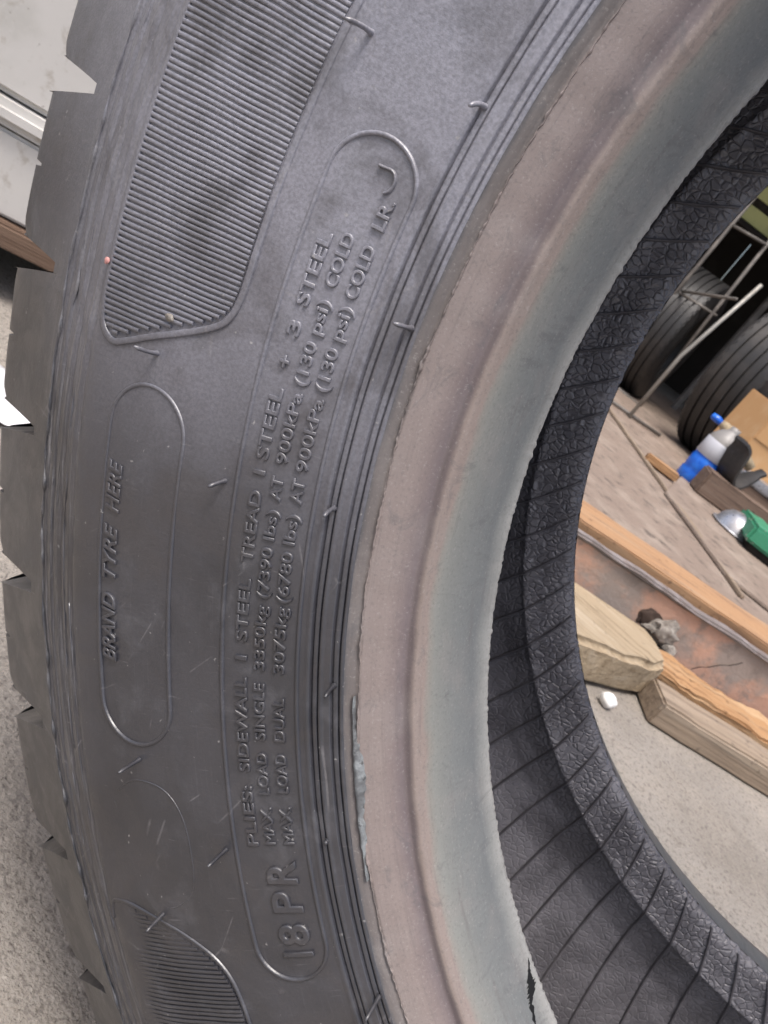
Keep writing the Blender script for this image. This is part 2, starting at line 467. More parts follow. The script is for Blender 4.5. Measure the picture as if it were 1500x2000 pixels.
# bead, near side: flange face, heel ridge, tapered seat, toe
rb = np.array(sorted(set(np.round(np.concatenate([np.arange(294.5, 319.0, .7), [319.0]]), 2).tolist()), reverse=True))
pb = [(r, float(hfull(r))) for r in rb]
pb += [(293.6, 119.4), (292.2, 115.6), (290.2, 110.0), (288.2, 104.2), (286.2, 98.6), (284.6, 94.0), (283.6, 91.5), (283.0, 90.2), (283.4, 88.6), (285.4, 87.2)]
def bead_fn(TH, RR, HH):
    wt = np.clip((290 - RR) / 6, 0, 1)
    rag = .34 * vn(TH, 420, 4) + .16 * vn(TH, 150, 5) + .4 * np.clip(vn(TH, 24, 6), 0, 2) * np.clip(vn(TH, 300, 66), 0, 1.5)
    RR = RR - wt * .35 * rag * (RR < 284.2)
    HH = HH - (RR < 284.2) * .5 * rag
    HH += .10 * vn(TH, 60, 7) * (RR > 296)
    return RR, HH
revolve("bead", pb, BEAD, 2600, fn=bead_fn)

# near inner wall, crown and far inner wall = inner liner
lin = [(285.2, 87.3), (290, 86), (300, 90), (315, 98), (340, 110), (370, 120), (400, 123), (430, 116), (455, 100), (472, 74), (481, 40), (484, 0), (483, -40), (478, -72), (470, -90), (452, -103),
       (430, -113), (405, -120), (385, -124), (365, -125.5), (348, -124), (335, -120.0), (326, -115.5), (321.5, -113.2), (319.3, -112.0), (318.0, -110.2), (316.6, -109.6), (314.5, -110.2), (308, -110.6), (300, -110.2), (293, -110.4), (289.6, -112.2), (288.2, -114.4), (288.0, -115.6)]
# resample
lin = np.array(lin, float)
ls = np.concatenate([[0], np.cumsum(np.hypot(*np.diff(lin, axis=0).T))])
st = np.unique(np.concatenate([np.arange(0, ls[-1], 4.0), ls[-14:]]))
lin2 = np.stack([np.interp(st, ls, lin[:, 0]), np.interp(st, ls, lin[:, 1])], 1)
def lin_fn(TH, RR, HH):
    q = np.clip((330 - RR) / 10, 0, 1) * (HH < 0)
    HH = HH + q * .25 * vn(TH, 50, 8)
    toe = (RR < 289.0) & (HH < -100)
    RR = RR + toe * .35 * vn(TH, 200, 9)
    return RR, HH
revolve("inner_liner", lin2, LINER, 900, fn=lin_fn, arc=True)
LIN_FAR = lin[lin[:, 1] < -60]
_o = np.argsort(LIN_FAR[:, 0])
def hfar(r): return np.interp(r, LIN_FAR[_o, 0], LIN_FAR[_o, 1])

# far bead and far sidewall (mirror about h = -12.5)
mir = lambda p: [(r, -25.0 - h) for r, h in p]
revolve("bead", mir([(r - 0 if r > 300 else r + (300 - r) * .28, h) for r, h in pb if h > 90])[::-1], BEAD, 720)
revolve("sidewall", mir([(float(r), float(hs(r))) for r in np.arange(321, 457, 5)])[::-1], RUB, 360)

# shoulder bands and carcass under the tread
revolve("tread_base", [(456.6, 124.5), (462, 121.5), (469, 117.5), (471, 90), (474, 60), (478, 30), (480, 0), (480, -25), (478, -55), (474, -85), (471, -115), (469, -142.5), (456.6, -151.8)], RUBT, 360, sharp=30)
for a, b in ((27, -1), (-4, -32), (-35, -52)):
    revolve("tread_rib", [(479, a), (516, a), (518, a - 1.5), (518.5, b + 1.5), (516.5, b), (479, b)], RUBT, 240, sharp=40)

# shoulder lugs, one object each
tops = {0: 192.1, 1: 199.9, 2: 207.6, 3: 215.6, 4: 222.9, 5: 230.2, 6: 237.8}
def build_lug(tp, tn, side=1, wear=0):
    """tp: angle of this lug's leading (upper) corner, tn: the next one's; upper edge steep, lower edge slanted"""
    gap, rg = 1.75 + .15 * math.sin(tp), (-.75, .45)
    bot = tn - gap
    seam0, seam1 = tp + rg[0], tn + rg[0]
    h = (lambda r: float(hs(r))) if side > 0 else (lambda r: -25 - float(hs(r)))
    g = Geo()
    def grid(rows):
        n = len(rows[0]); v = [p for row in rows for p in row]; f = []
        for i in range(len(rows) - 1):
            for j in range(n - 1):
                q = (i * n + j, i * n + j + 1, (i + 1) * n + j + 1, (i + 1) * n + j)
                f.append(q if side > 0 else q[::-1])
        g.add(v, f)
    cols = [0, .012, .1, .2, .3, .4, .47, .482, .50, .51, .6, .7, .8, .88, .92, .96, .988, 1]
    P = lambda t, r, hh: tuple(pt(t, r, hh))
    # foot strip, full pitch, 456.6 .. 470
    grid([[P(seam0 + (seam1 - seam0) * c, r, h(r)) for c in cols] for r in (456.6, 461, 466, 470)])
    # lug face
    rows = []
    L = lambda r: seam0 + (tp - seam0) * (r - 470) / 41.5
    B = lambda r: (bot + rg[1]) + (-rg[1]) * ((r - 470) / 41.5) ** .85
    def rad(c, r):
        if r > 500:
            if .47 < c < .505: r -= 5.5 * min(1, (r - 500) / 8)
            if c > .88: r -= 4.2 * ((c - .88) / .12) ** 2 * min(1, (r - 500) / 8)
        return r
    jit = [random.uniform(-.35, .35) for _ in cols]
    for r, dh in ((470, 0), (478, 0), (488, 0), (498, 0), (505.5, 0), (508.6, -.5), (510.6, -1.9), (511.7, -4.4)):
        row = []
        for ci, c in enumerate(cols):
            rc = rad(c, r) + (jit[ci] if r > 505 else 0)
            th = L(r) + (B(r) - L(r)) * c
            cut = 0.0
            if side > 0: hh = h(min(rc, 512)) + dh
            else: hh = h(min(rc, 512)) - dh
            row.append(P(th, rc, hh))
        rows.append(row)
    # tread surface going inwards
    for rr_, hh_ in ((513, 92), (515, 75), (516, 55), (516, 32)):
        rows.append([P(L(511.7) + (B(511.7) - L(511.7)) * c, rad(c, rr_), hh_ if side > 0 else -25 - hh_) for c in cols])
    grid(rows)
    # walls (upper, lower, root): from face edge inwards to h = 32
    def wall(fn_th, flip):
        rws = []
        for r in (470, 478, 488, 498, 506, 510.2, 511.7):
            rws.append([P(fn_th(r) + (0.0 if k == 0 else .10 * (1 if flip else -1) * min(k, 1)), (min(r, 507.4) if not flip else r) if k == 0 else min(r, 507.0 if not flip else 508.5), (h(r) * (1 - k / 3) + 32 * k / 3) if side > 0 else (h(r) * (1 - k / 3) + (-57) * k / 3)) for k in range(4)])
        n = 4; v = [p for row in rws for p in row]; f = []
        for i in range(len(rws) - 1):
            for j in range(n - 1):
                q = (i * n + j, i * n + j + 1, (i + 1) * n + j + 1, (i + 1) * n + j)
                f.append(q[::-1] if (flip == (side > 0)) else q)
        g.add(v, f)
    wall(L, True)
    wall(B, False)
    # groove floor
    ths = np.linspace(B(470), seam1, 5)
    v = []
    for k in range(4):
        hh = (h(470) * (1 - k / 3) + 32 * k / 3) if side > 0 else (h(470) * (1 - k / 3) - 57 * k / 3)
        for i, t in enumerate(ths):
            v.append(P(t, 470 + (0, .0, .0, .0, 0)[i] + k * 2.4 + (3.0 if i == 4 and k > 0 else 0) * 0, hh))
    f = [(k * 5 + i, k * 5 + i + 1, (k + 1) * 5 + i + 1, (k + 1) * 5 + i) for k in range(3) for i in range(4)]
    g.add(v, f if side > 0 else [q[::-1] for q in f])
    me = g.mesh("tread_block")
    bm = bmesh.new(); bm.from_mesh(me)
    bmesh.ops.remove_doubles(bm, verts=bm.verts, dist=.00002)
    bmesh.ops.recalc_face_normals(bm, faces=bm.faces)
    bm.to_mesh(me); bm.free()
    # polar uv
    uvl = me.uv_layers.new(name="polar")
    co = np.zeros(len(me.vertices) * 3); me.vertices.foreach_get("co", co); co = co.reshape(-1, 3)
    U = np.stack([(np.degrees(np.arctan2(co[:, 2], co[:, 0])) % 360) * math.pi / 180 * .4, np.hypot(co[:, 0], co[:, 2]) - co[:, 1]*.0], 1)
    li = np.zeros(len(me.loops), dtype=np.int32); me.loops.foreach_get("vertex_index", li)
    uvl.data.foreach_set("uv", U[li].ravel())
    return me

pitch = 7.6
ang = {k: v for k, v in tops.items()}
full = [ang[k] for k in range(7)]
n_rest = 41
for k in range(1, n_rest):
    full.append(237.8 + (360 + 192.1 - 237.8) * k / n_rest)
full.append(360 + 192.1)
for i in range(len(full) - 1):
    me = build_lug(full[i], full[i + 1], 1)
    o = link("tread_block", me, RUBT, T, (0, 0, AX))
    edge_sharp(me, 35)
# far row: shared mesh, turned round the axle
me_far = build_lug(0.0, 7.5, -1)
edge_sharp(me_far, 35)
me_far.materials.append(RUBT)
for i in range(48):
    o = bpy.data.objects.new("tread_block", me_far)
    o.parent = T; o.location = (0, 0, AX); o.rotation_euler = (0, -R_(i * 7.5), 0)
    COL.objects.link(o)
    for p in me_far.polygons: pass

# --- ridges on the sidewall -------------------------------------------------
def ridge_geo(path, wd, ht, closed=False, hf=hs, g=None, base=-.25, prof=None, wfn=None, sgn=1):
    """raised rounded bead along a polar path [(theta, r)] (deg, mm)"""
    g = g or Geo()
    P = np.array(path, float)
    n = len(P)
    xy = np.stack([np.radians(P[:, 0]) * P[:, 1].mean(), P[:, 1]], 1)
    if closed: d = np.roll(xy, -1, 0) - np.roll(xy, 1, 0)
    else: d = np.gradient(xy, axis=0)
    d /= np.linalg.norm(d, axis=1)[:, None] + 1e-9
    nr = np.stack([-d[:, 1], d[:, 0]], 1)
    prof = prof or [(-.5, base), (-.36, ht * .72), (-.14, ht), (.14, ht), (.36, ht * .72), (.5, base)]
    m = len(prof); v = []
    for i in range(n):
        ww = wd * (wfn(i) if wfn else 1)
        for (o_, z) in prof:
            q = xy[i] + nr[i] * o_ * ww
            r = q[1]; th = math.degrees(q[0] / P[:, 1].mean())
            v.append(tuple(pt(th, r, float(hf(r)) + sgn * z * (1 if not wfn else (.35 + .65 * wfn(i))))))
    f = []
    for i in range(n if closed else n - 1):
        i2 = (i + 1) % n
        for j in range(m - 1):
            f.append((i * m + j, i * m + j + 1, i2 * m + j + 1, i2 * m + j))
    if not closed:
        f.append(tuple(range(m)))
        f.append(tuple((n - 1) * m + j for j in reversed(range(m))))
    g.add(v, f)
    return g

def put(name, g, mat, parent=T, label=None, kind=None, sharp=None):
    me = g.mesh(name)
    bm = bmesh.new(); bm.from_mesh(me)
    bmesh.ops.recalc_face_normals(bm, faces=bm.faces)
    bm.to_mesh(me); bm.free()
    co = np.zeros(len(me.vertices) * 3); me.vertices.foreach_get("co", co); co = co.reshape(-1, 3)
    U = np.stack([(np.degrees(np.arctan2(co[:, 2], co[:, 0])) % 360) * math.pi / 180 * .4, np.hypot(co[:, 0], co[:, 2])], 1)
    li = np.zeros(len(me.loops), dtype=np.int32); me.loops.foreach_get("vertex_index", li)
    me.uv_layers.new(name="polar").data.foreach_set("uv", U[li].ravel())
    o = link(name, me, mat, parent, (0, 0, AX))
    if sharp: edge_sharp(me, sharp)
    if label: o["label"] = label
    if kind: o["kind"] = kind
    return o

def capsule(t0, t1, r0, r1, step=.35, taper=0.0):
    rm, hr = (r0 + r1) / 2, (r1 - r0) / 2
    p = [(t, r1) for t in np.arange(t0, t1, step)]
    for a in np.linspace(90, -90, 26):
        p.append((t1 + math.degrees(hr * math.cos(R_(a)) / rm), rm + hr * math.sin(R_(a))))
    p += [(t, r0) for t in np.arange(t1 - step, t0, -step)]
    for a in np.linspace(-90, -270, 26):
        p.append((t0 + math.degrees(hr * math.cos(R_(a)) / rm), rm + hr * math.sin(R_(a))))
    q = [p[0]]
    for x in p[1:]:
        if math.hypot(math.radians(x[0] - q[-1][0]) * rm, x[1] - q[-1][1]) > .6: q.append(x)
    if math.hypot(math.radians(q[0][0] - q[-1][0]) * rm, q[0][1] - q[-1][1]) < .6: q.pop()
    return q
put("raised_border", ridge_geo(capsule(189.55, 231.55, 334.4, 360.9), 1.55, .75, True), RUB, label="long raised rounded outline around the load and ply lettering")
put("raised_border", ridge_geo(capsule(204.25, 218.25, 382.6, 414.6), 1.6, .7, True), RUB, label="short raised rounded outline round the branding space")
def spl(pts, n=10):
    P = np.array(pts, float); out = []
    for i in range(len(P) - 1):
        p0, p1, p2, p3 = P[max(i - 1, 0)], P[i], P[i + 1], P[min(i + 2, len(P) - 1)]
        for t in np.linspace(0, 1, n, endpoint=False):
            out.append(tuple(.5 * ((2 * p1) + (-p0 + p2) * t + (2 * p0 - 5 * p1 + 4 * p2 - p3) * t * t + (-p0 + 3 * p1 - 3 * p2 + p3) * t ** 3)))
    out.append(tuple(P[-1])); return out
faint = spl([(223.4, 411.5), (222.6, 402), (222.9, 389), (224.3, 382), (226.6, 380.6), (228.6, 383.5), (229.6, 392.5), (229.7, 402)])
put("raised_border", ridge_geo(faint, .8, .28), RUB, label="faint worn outline of a rounded patch")
put("raised_border", ridge_geo([(224.0, 414.5), (224.8, 412.5), (226.1, 411.0)], .8, .25), RUB, label="faint worn line beside the rounded patch")
# ragged moulding flash where sidewall meets the tread blocks
fl = [(t, 456.4 + .5 * float(vn(t, 70, 11))) for t in np.arange(150, 262, .25)]
put("moulding_flash", ridge_geo(fl, 1.7, 1.0, wfn=lambda i: max(.25, .75 + .55 * float(vn(fl[i][0], 150, 12)))), RUBT, label="ragged moulding flash under the tread blocks")
for rr0, a0, a1, sd_ in ((448.8, 186, 214, 21), (443.0, 192, 236, 22), (437, 203, 222, 23), (432.6, 214, 232, 24)):
    q = [(t, rr0 + .6 * float(vn(t, 30, sd_))) for t in np.arange(a0, a1, .3)]
    put("scuff_ridge", ridge_geo(q, 1.3, .45, wfn=lambda i, q=q, s=sd_: max(.05, .45 + .8 * float(vn(q[i][0], 90, s + 50)))), RUB)

# flash line on the bead
fb = [(t, 314.7 + .22 * float(vn(t, 16, 13)) + .12 * float(vn(t, 330, 63))) for t in np.arange(150, 262, .1)]
put("moulding_flash", ridge_geo(fb, .75, .75, wfn=lambda i: max(.1, .6 + .45 * float(vn(fb[i][0], 50, 14)) + .3 * float(vn(fb[i][0], 420, 64)))), BEAD, label="thin ragged flash line around the tan bead")
def tongue():
    """torn flap of grey rubber lifting off the flash line"""
    g = Geo(); rows = []
    ts = np.linspace(216.0, 227.8, 70)
    for t in ts:
        x = (t - 216.0) / 11.8
        wd = 2.4 * math.exp(-((x - .43) / .17) ** 2) + 1.0 * math.exp(-((x - .75) / .15) ** 2) + .45 * (1 - abs(2 * x - 1)) + .35 * float(vn(t, 240, 15))
        wd = max(.25, wd)
        rowr = 315.6
        rows.append([(t, rowr + .5, .0), (t, rowr + .25, 1.3 + .25 * float(vn(t, 200, 16))), (t, rowr - wd * .35, 1.7 + .2 * float(vn(t, 160, 17))), (t, rowr - wd * .8, 1.15), (t, rowr - wd, .1)])
    v = [tuple(pt(t, r, float(hs(r)) + z)) for row in rows for (t, r, z) in row]
    f = [(i * 5 + j, i * 5 + j + 1, (i + 1) * 5 + j + 1, (i + 1) * 5 + j) for i in range(len(rows) - 1) for j in range(4)]
    g.add(v, f)
    put("torn_flap", g, RUBK, label="torn blue-grey rubber flap on the bead line")
tongue()
def slit(pts, w0, mat=BLACKC):
    g = Geo(); rows = []
    for i, (t, r, wd) in enumerate(pts):
        rows.append([(t, r - wd / 2), (t, r), (t, r + wd / 2)])
    def hb(r): return np.interp(r, [283.0, 283.6, 286.2, 290.2, 293.6], [90.2, 91.5, 98.6, 110.0, 119.4])
    v = [tuple(pt(t, r, float(hb(r)) + .12 + (.05 if k == 1 else 0))) for row in rows for k, (t, r) in enumerate(row)]
    f = [(i * 3 + j, i * 3 + j + 1, (i + 1) * 3 + j + 1, (i + 1) * 3 + j) for i in range(len(rows) - 1) for j in range(2)]
    g.add(v, f)
    return g

# --- serrated decoration panels ---------------------------------------------
def rib_panel(poly, ths, out_r, in_r, fade=None, label=None):
    """radial ribs clipped to a polar outline"""
    P = np.array(poly, float)
    g = Geo()
    for t in ths:
        xs = []
        for i in range(len(P)):
            a, b = P[i], P[(i + 1) % len(P)]
            if (a[0] - t) * (b[0] - t) < 0:
                xs.append(a[1] + (b[1] - a[1]) * (t - a[0]) / (b[0] - a[0]))
        if len(xs) < 2: continue
        r0, r1 = min(xs), max(xs)
        if r1 - r0 < 1.2: continue
        n = max(3, int((r1 - r0) / 3.5))
        j = .012 * math.sin(t * 9)
        path = [(t + j + .012 * math.sin(r * .21 + t), r) for r in np.linspace(r0, r1, n + 1)]
        # metric width along theta at each r; build by hand
        prof = [(-.41, -.35), (-.36, .55), (-.22, .80), (.22, .80), (.36, .55), (.41, -.35)]
        v = []; m = len(prof)
        for (tt, r) in path:
            fd = fade(tt, r) if fade else 1.0
            for (o_, z) in prof:
                v.append(tuple(pt(tt + o_ * .25, r, float(hs(r)) + z * fd - (0 if z > 0 else .2) - .25 * (1 - fd))))
        f = [(i * m + k, i * m + k + 1, (i + 1) * m + k + 1, (i + 1) * m + k) for i in range(len(path) - 1) for k in range(m - 1)]
        f += [tuple(range(m)), tuple((len(path) - 1) * m + k for k in reversed(range(m)))]
        g.add(v, f)
    o = put("serration_ribs", g, RUB, label=label, kind="stuff")
    edge_sharp(o.data, 50)
    return o

poly1 = [(172, 426.5)] + [(t, 426.5) for t in np.arange(173, 198.6, 1)] + spl([(198.8, 426.3), (199.8, 424.2), (200.25, 419.5), (200.05, 414), (199.4, 403), (198.5, 388), (197.8, 379.5), (197.2, 375.9), (196.3, 374.7), (195.2, 374.6)], 5) + [(t, 374.6) for t in np.arange(194, 171, -1)]
rib_panel(poly1, np.arange(172.23, 200.3, .25), 426.5, 374.6, label="fine radial serrations of the upper decoration panel")
brd1 = [(t, 427.4) for t in np.arange(172, 198.6, .4)] + spl([(198.8, 427.3), (200.05, 425.0), (200.6, 419.5), (200.4, 413.5), (199.75, 402.5), (198.85, 387.5), (198.1, 378.2), (197.35, 374.6), (196.3, 373.2), (195.2, 373.0)], 6) + [(t, 373.0) for t in np.arange(194.6, 171.6, -.4)]
put("raised_border", ridge_geo(brd1, 2.3, .62, base=-.5, prof=[(-.5, -.5), (-.46, .55), (-.3, .72), (.3, .72), (.46, .55), (.5, -.5)]), RUB, label="raised frame of the upper serrated panel")
poly2 = [(258, 429)] + [(t, 429) for t in np.arange(257, 231, -1)] + spl([(230.9, 429), (230.15, 426), (230.05, 420), (230.45, 410), (231.2, 396), (232.2, 385), (233.0, 379.5), (234.0, 376), (235.2, 374.7), (236.5, 374.4)], 5) + [(t, 374.4) for t in np.arange(237, 258.5, 1)]
rib_panel(poly2, np.arange(230.23, 257.8, .25), 429, 374.4, fade=lambda t, r: max(.12, min(1.0, .75 - (r - 414) / 14 + .15 * math.sin(t * 2.3))) * (.55 + .45 * min(1, max(0, (t - 231.5) / 2))), label="fine radial serrations of the lower decoration panel, worn shallow")
brd2 = spl([(230.9, 430), (229.9, 427), (229.75, 420), (230.1, 410), (230.85, 396), (231.8, 385), (232.6, 379), (233.7, 375), (235.2, 373.3), (236.5, 373.0)], 7) + [(t, 373.0) for t in np.arange(237, 258, .4)]
put("raised_border", ridge_geo(brd2, 1.5, .7), RUB, label="raised frame of the lower serrated panel")

# --- raised lettering ---------------------------------------------------------
_txt = {}
def text_mesh(s, shear=0.0, fat=.018):
    key = (s, shear)
    if key in _txt: return _txt[key]
    cu = bpy.data.curves.new("t", 'FONT')
    cu.body = s; cu.size = 1.0; cu.shear = shear
    cu.resolution_u = 4
    cu.extrude = .032; cu.bevel_depth = .036; cu.bevel_resolution = 1; cu.offset = -.003
    ob = bpy.data.objects.new("t", cu); COL.objects.link(ob)
    bpy.context.view_layer.update()
    dg = bpy.context.evaluated_depsgraph_get()
    ev = ob.evaluated_get(dg); me = ev.to_mesh()
    v = np.zeros(len(me.vertices) * 3); me.vertices.foreach_get("co", v); v = v.reshape(-1, 3).copy()
    f = [tuple(p.vertices) for p in me.polygons]
    ev.to_mesh_clear()
    bpy.data.objects.remove(ob); bpy.data.curves.remove(cu)
    _txt[key] = (v, f)
    return v, f
CAP = None
def letters(name, words, r0, cap, label, ht=.85, shear=0.0, mat=RUB):
    global CAP
    if CAP is None:
        v, f = text_mesh("H"); CAP = float(v[:, 1].max() - v[:, 1].min())
    g = Geo()
    for s, ta, tb in words:
        v, f = text_mesh(s, shear)
        x0, x1 = v[:, 0].min(), v[:, 0].max()
        sc = cap / CAP
        th = ta + (tb - ta) * (v[:, 0] - x0) / (x1 - x0)
        r = r0 + v[:, 1] * sc
        zz = v[:, 2]; zz = (zz - zz.min()) / (zz.max() - zz.min())
        h = hs(r) - .3 + zz * (ht + .3)
        g.add([tuple(p) for p in pt(th, r, h)], f)
    me = g.mesh(name)
    co = np.zeros(len(me.vertices) * 3); me.vertices.foreach_get("co", co); co = co.reshape(-1, 3)
    U = np.stack([(np.degrees(np.arctan2(co[:, 2], co[:, 0])) % 360) * math.pi / 180 * .4, np.hypot(co[:, 0], co[:, 2])], 1)
    li = np.zeros(len(me.loops), dtype=np.int32); me.loops.foreach_get("vertex_index", li)
    me.uv_layers.new(name="polar").data.foreach_set("uv", U[li].ravel())
    o = link(name, me, mat, T, (0, 0, AX))
    edge_sharp(me, 50)
    o["label"] = label
    return o
letters("raised_lettering", [("PLIES:", 225.56, 221.99), ("SIDEWALL", 221.17, 215.65), ("1", 214.71, 214.41), ("STEEL", 213.63, 210.08), ("TREAD", 209.23, 205.31), ("1", 204.48, 204.2), ("STEEL", 203.66, 199.91), ("+", 198.91, 198.28), ("3", 197.3, 196.53), ("STEEL", 195.79, 192.22)],
        351.9, 4.1, "raised line reading PLIES: SIDEWALL 1 STEEL TREAD 1 STEEL + 3 STEEL")
letters("raised_lettering", [("MAX.", 225.45, 223.19), ("LOAD", 222.45, 219.97), ("SINGLE", 219.24, 215.87), ("3350kg", 215.15, 211.41), ("(7390 lbs)", 211.03, 206.08), ("AT", 205.6, 204.29), ("900kPa", 203.65, 199.83), ("(130 psi)", 199.49, 195.11), ("COLD", 194.47, 191.87)],
        345.6, 3.9, "raised line reading MAX. LOAD SINGLE 3350kg (7390 lbs) AT 900kPa (130 psi) COLD")
letters("raised_lettering", [("MAX.", 225.42, 223.13), ("LOAD", 222.29, 219.96), ("DUAL", 219.22, 216.61), ("3075kg", 215.19, 211.29), ("(6780 lbs)", 211.09, 206.05), ("AT", 205.48, 204.14), ("900kPa", 203.77, 199.78), ("(130 psi)", 199.42, 195.01), ("COLD", 194.62, 191.99), ("LR.", 191.2, 189.75)],
        338.7, 4.0, "raised line reading MAX. LOAD DUAL 3075kg (6780 lbs) AT 900kPa (130 psi) COLD LR.")
jp = spl([(188.62, 347.4), (188.6, 345.5), (188.58, 343.4), (188.75, 341.9), (189.1, 341.3), (189.42, 341.8), (189.62, 343.0)], 6)
put("raised_lettering", ridge_geo(jp, 1.05, .95), RUB, label="large raised letter J after LR.")
letters("raised_lettering", [("1", 232.3, 231.98), ("8", 231.61, 230.3), ("P", 229.6, 228.3), ("R", 227.85, 226.42)], 340.0, 11.3, "large raised 18PR at the end of the lettering panel", ht=1.0)
letters("raised_lettering", [("BRAND", 216.25, 212.7), ("TYRE", 211.98, 209.19), ("HERE", 208.56, 205.99)], 406.6, 6.3, "slanted raised words BRAND TYRE HERE", shear=.25, ht=.95)

# --- vent spews (little rubber hairs) ----------------------------------------
def spew(t, r, ln, bend=(0, 0), rad=.75):
    g = Geo(); n = 7; k = 7
    base = Vector(pt(t, r, float(hs(r)) - .3))
    nrm = Vector((0, -1, 0))
    rd = Vector((math.cos(R_(t)), 0, math.sin(R_(t)))); tg = Vector((-math.sin(R_(t)), 0, math.cos(R_(t))))
    pts = []
    for i in range(k):
        x = i / (k - 1)
        pts.append(base + nrm * ln / 1000 * x + (tg * bend[0] + rd * bend[1]) / 1000 * x ** 2)
    v = []
    for i, p in enumerate(pts):
        d = (pts[min(i + 1, k - 1)] - pts[max(i - 1, 0)]).normalized()
        a = d.orthogonal().normalized(); b = d.cross(a)
        q = rad / 1000 * (1.4 if i == 0 else 1.1 if i == 1 else .95 if i < k - 2 else 1.05 if i == k - 2 else .55)
        v += [tuple(p + (a * math.cos(j * 2 * math.pi / n) + b * math.sin(j * 2 * math.pi / n)) * q) for j in range(n)]
    f = [(i * n + j, i * n + (j + 1) % n, (i + 1) * n + (j + 1) % n, (i + 1) * n + j) for i in range(k - 1) for j in range(n)]
    f.append(tuple((k - 1) * n + j for j in range(n)))
    g.add(v, f)
    put("vent_spew", g, RUB)
SPEW = [(184.2, 365.9, 11, (1.5, 2)), (184.3, 329.3, 9, (2.5, 0)), (194.8, 321.2, 7, (0, 3)), (205.3, 365.2, 7, (1.5, 1.5)), (205.2, 328.4, 7.5, (1.2, -.6)), (215.5, 322.1, 7.5, (1, -.5)),
        (200.4, 399.2, 10, (-1.5, 1.5)), (221.4, 398.9, 11, (0, 0)), (225.9, 365.2, 11, (0, 0)), (230.1, 399.9, 10, (.5, 0)), (235.3, 321.1, 10, (1, 1)), (225.2, 327.2, 2.0, (0, 0))]
for s_ in SPEW: spew(*s_)

# --- moulded lines of the inner liner ------------------------------------------
def liner_lines():
    g = Geo()
    for k in range(88):
        t0 = 219.3 + k * 360 / 88
        path = []
        for r in np.concatenate([np.arange(289.5, 330, 2.5), np.arange(330, 470, 5)]):
            path.append((t0 + 4.0 * (1 - math.exp(-(r - 287) / 35)) - 0 + .045 * (r - 287), r))
        P = []
        prof = [(-.5, .3), (-.36, -.5), (-.15, -.8), (.15, -.8), (.36, -.5), (.5, .3)]
        v = []
        for (t, r) in path:
            for (o_, z) in prof:
                v.append(tuple(pt(t + math.degrees(o_ * 2.2 / r), r, float(hfar(r)) - z * 2.0)))
        m = 6
        f = [(i * m + j, i * m + j + 1, (i + 1) * m + j + 1, (i + 1) * m + j) for i in range(len(path) - 1) for j in range(m - 1)]
        g.add(v, f)
    put("vent_line", g, LINE, label="slanted moulded lines across the black inner liner", kind="stuff")
liner_lines()
# crack at the near toe (bottom of the picture)
ck = spl([(238.7, 283.4, .15), (239.4, 284.0, .55), (240.0, 284.5, 1.1), (240.45, 284.7, 1.75), (240.9, 285.1, 1.55), (241.3, 285.7, .75), (242.1, 286.1, .55), (242.9, 286.6, .28), (243.6, 286.9, .5), (244.6, 287.4, .62), (245.4, 287.7, .4), (246.3, 288.1, .22), (247.2, 288.4, .1)], 5)
g = slit([(t, r + .12 * math.sin(t * 31) + .1 * math.sin(t * 73 + 1), max(.08, wd * (1 + .28 * math.sin(t * 47) + .2 * math.sin(t * 101)))) for (t, r, wd) in ck], 1)
put("crack", g, BLACKC, label="black crack torn along the bead toe")
put("crack", slit([(243.7, 284.9, .2), (244.1, 285.2, .9), (244.8, 285.4, .5), (245.7, 285.6, .1)], 1), BLACKC, label="short black nick beside the bead toe crack")

# --- mud and paint specks ---------------------------------------------------------
def lump(name, loc, size, mat, label=None, cat=None, seed=1, sub=2, parent=None, amp=.35, rot=(0, 0, 0)):
    bm = bmesh.new()
    bmesh.ops.create_icosphere(bm, subdivisions=sub, radius=1)
    for v in bm.verts:
        n_ = noise.noise(v.co * 1.6 + Vector((seed * 3.1, seed, 0))) * amp + noise.noise(v.co * 4 + Vector((seed, 0, 5))) * amp * .35
        v.co = Vector((v.co.x * size[0], v.co.y * size[1], v.co.z * size[2])) * (1 + n_)
    o = link(name, from_bm(name, bm), mat, parent, loc, rot)
    edge_sharp(o.data, 50)
    if label: tag(o, label, cat)
    return o
p = pt(198.6, 396.5, 143.6); lump("mud_crumb", (p[0], p[1], p[2] + AX), (.0018, .0008, .0012), MUD, "small pale crumb of dried mud on the serrated tyre panel", "mud", 4)
p = pt(197.35, 428.3, 140.2); lump("paint_fleck", (p[0], p[1], p[2] + AX), (.0010, .0006, .0012), PINK, "tiny pink paint fleck on the edge of the serrated tyre panel", "fleck", 6)

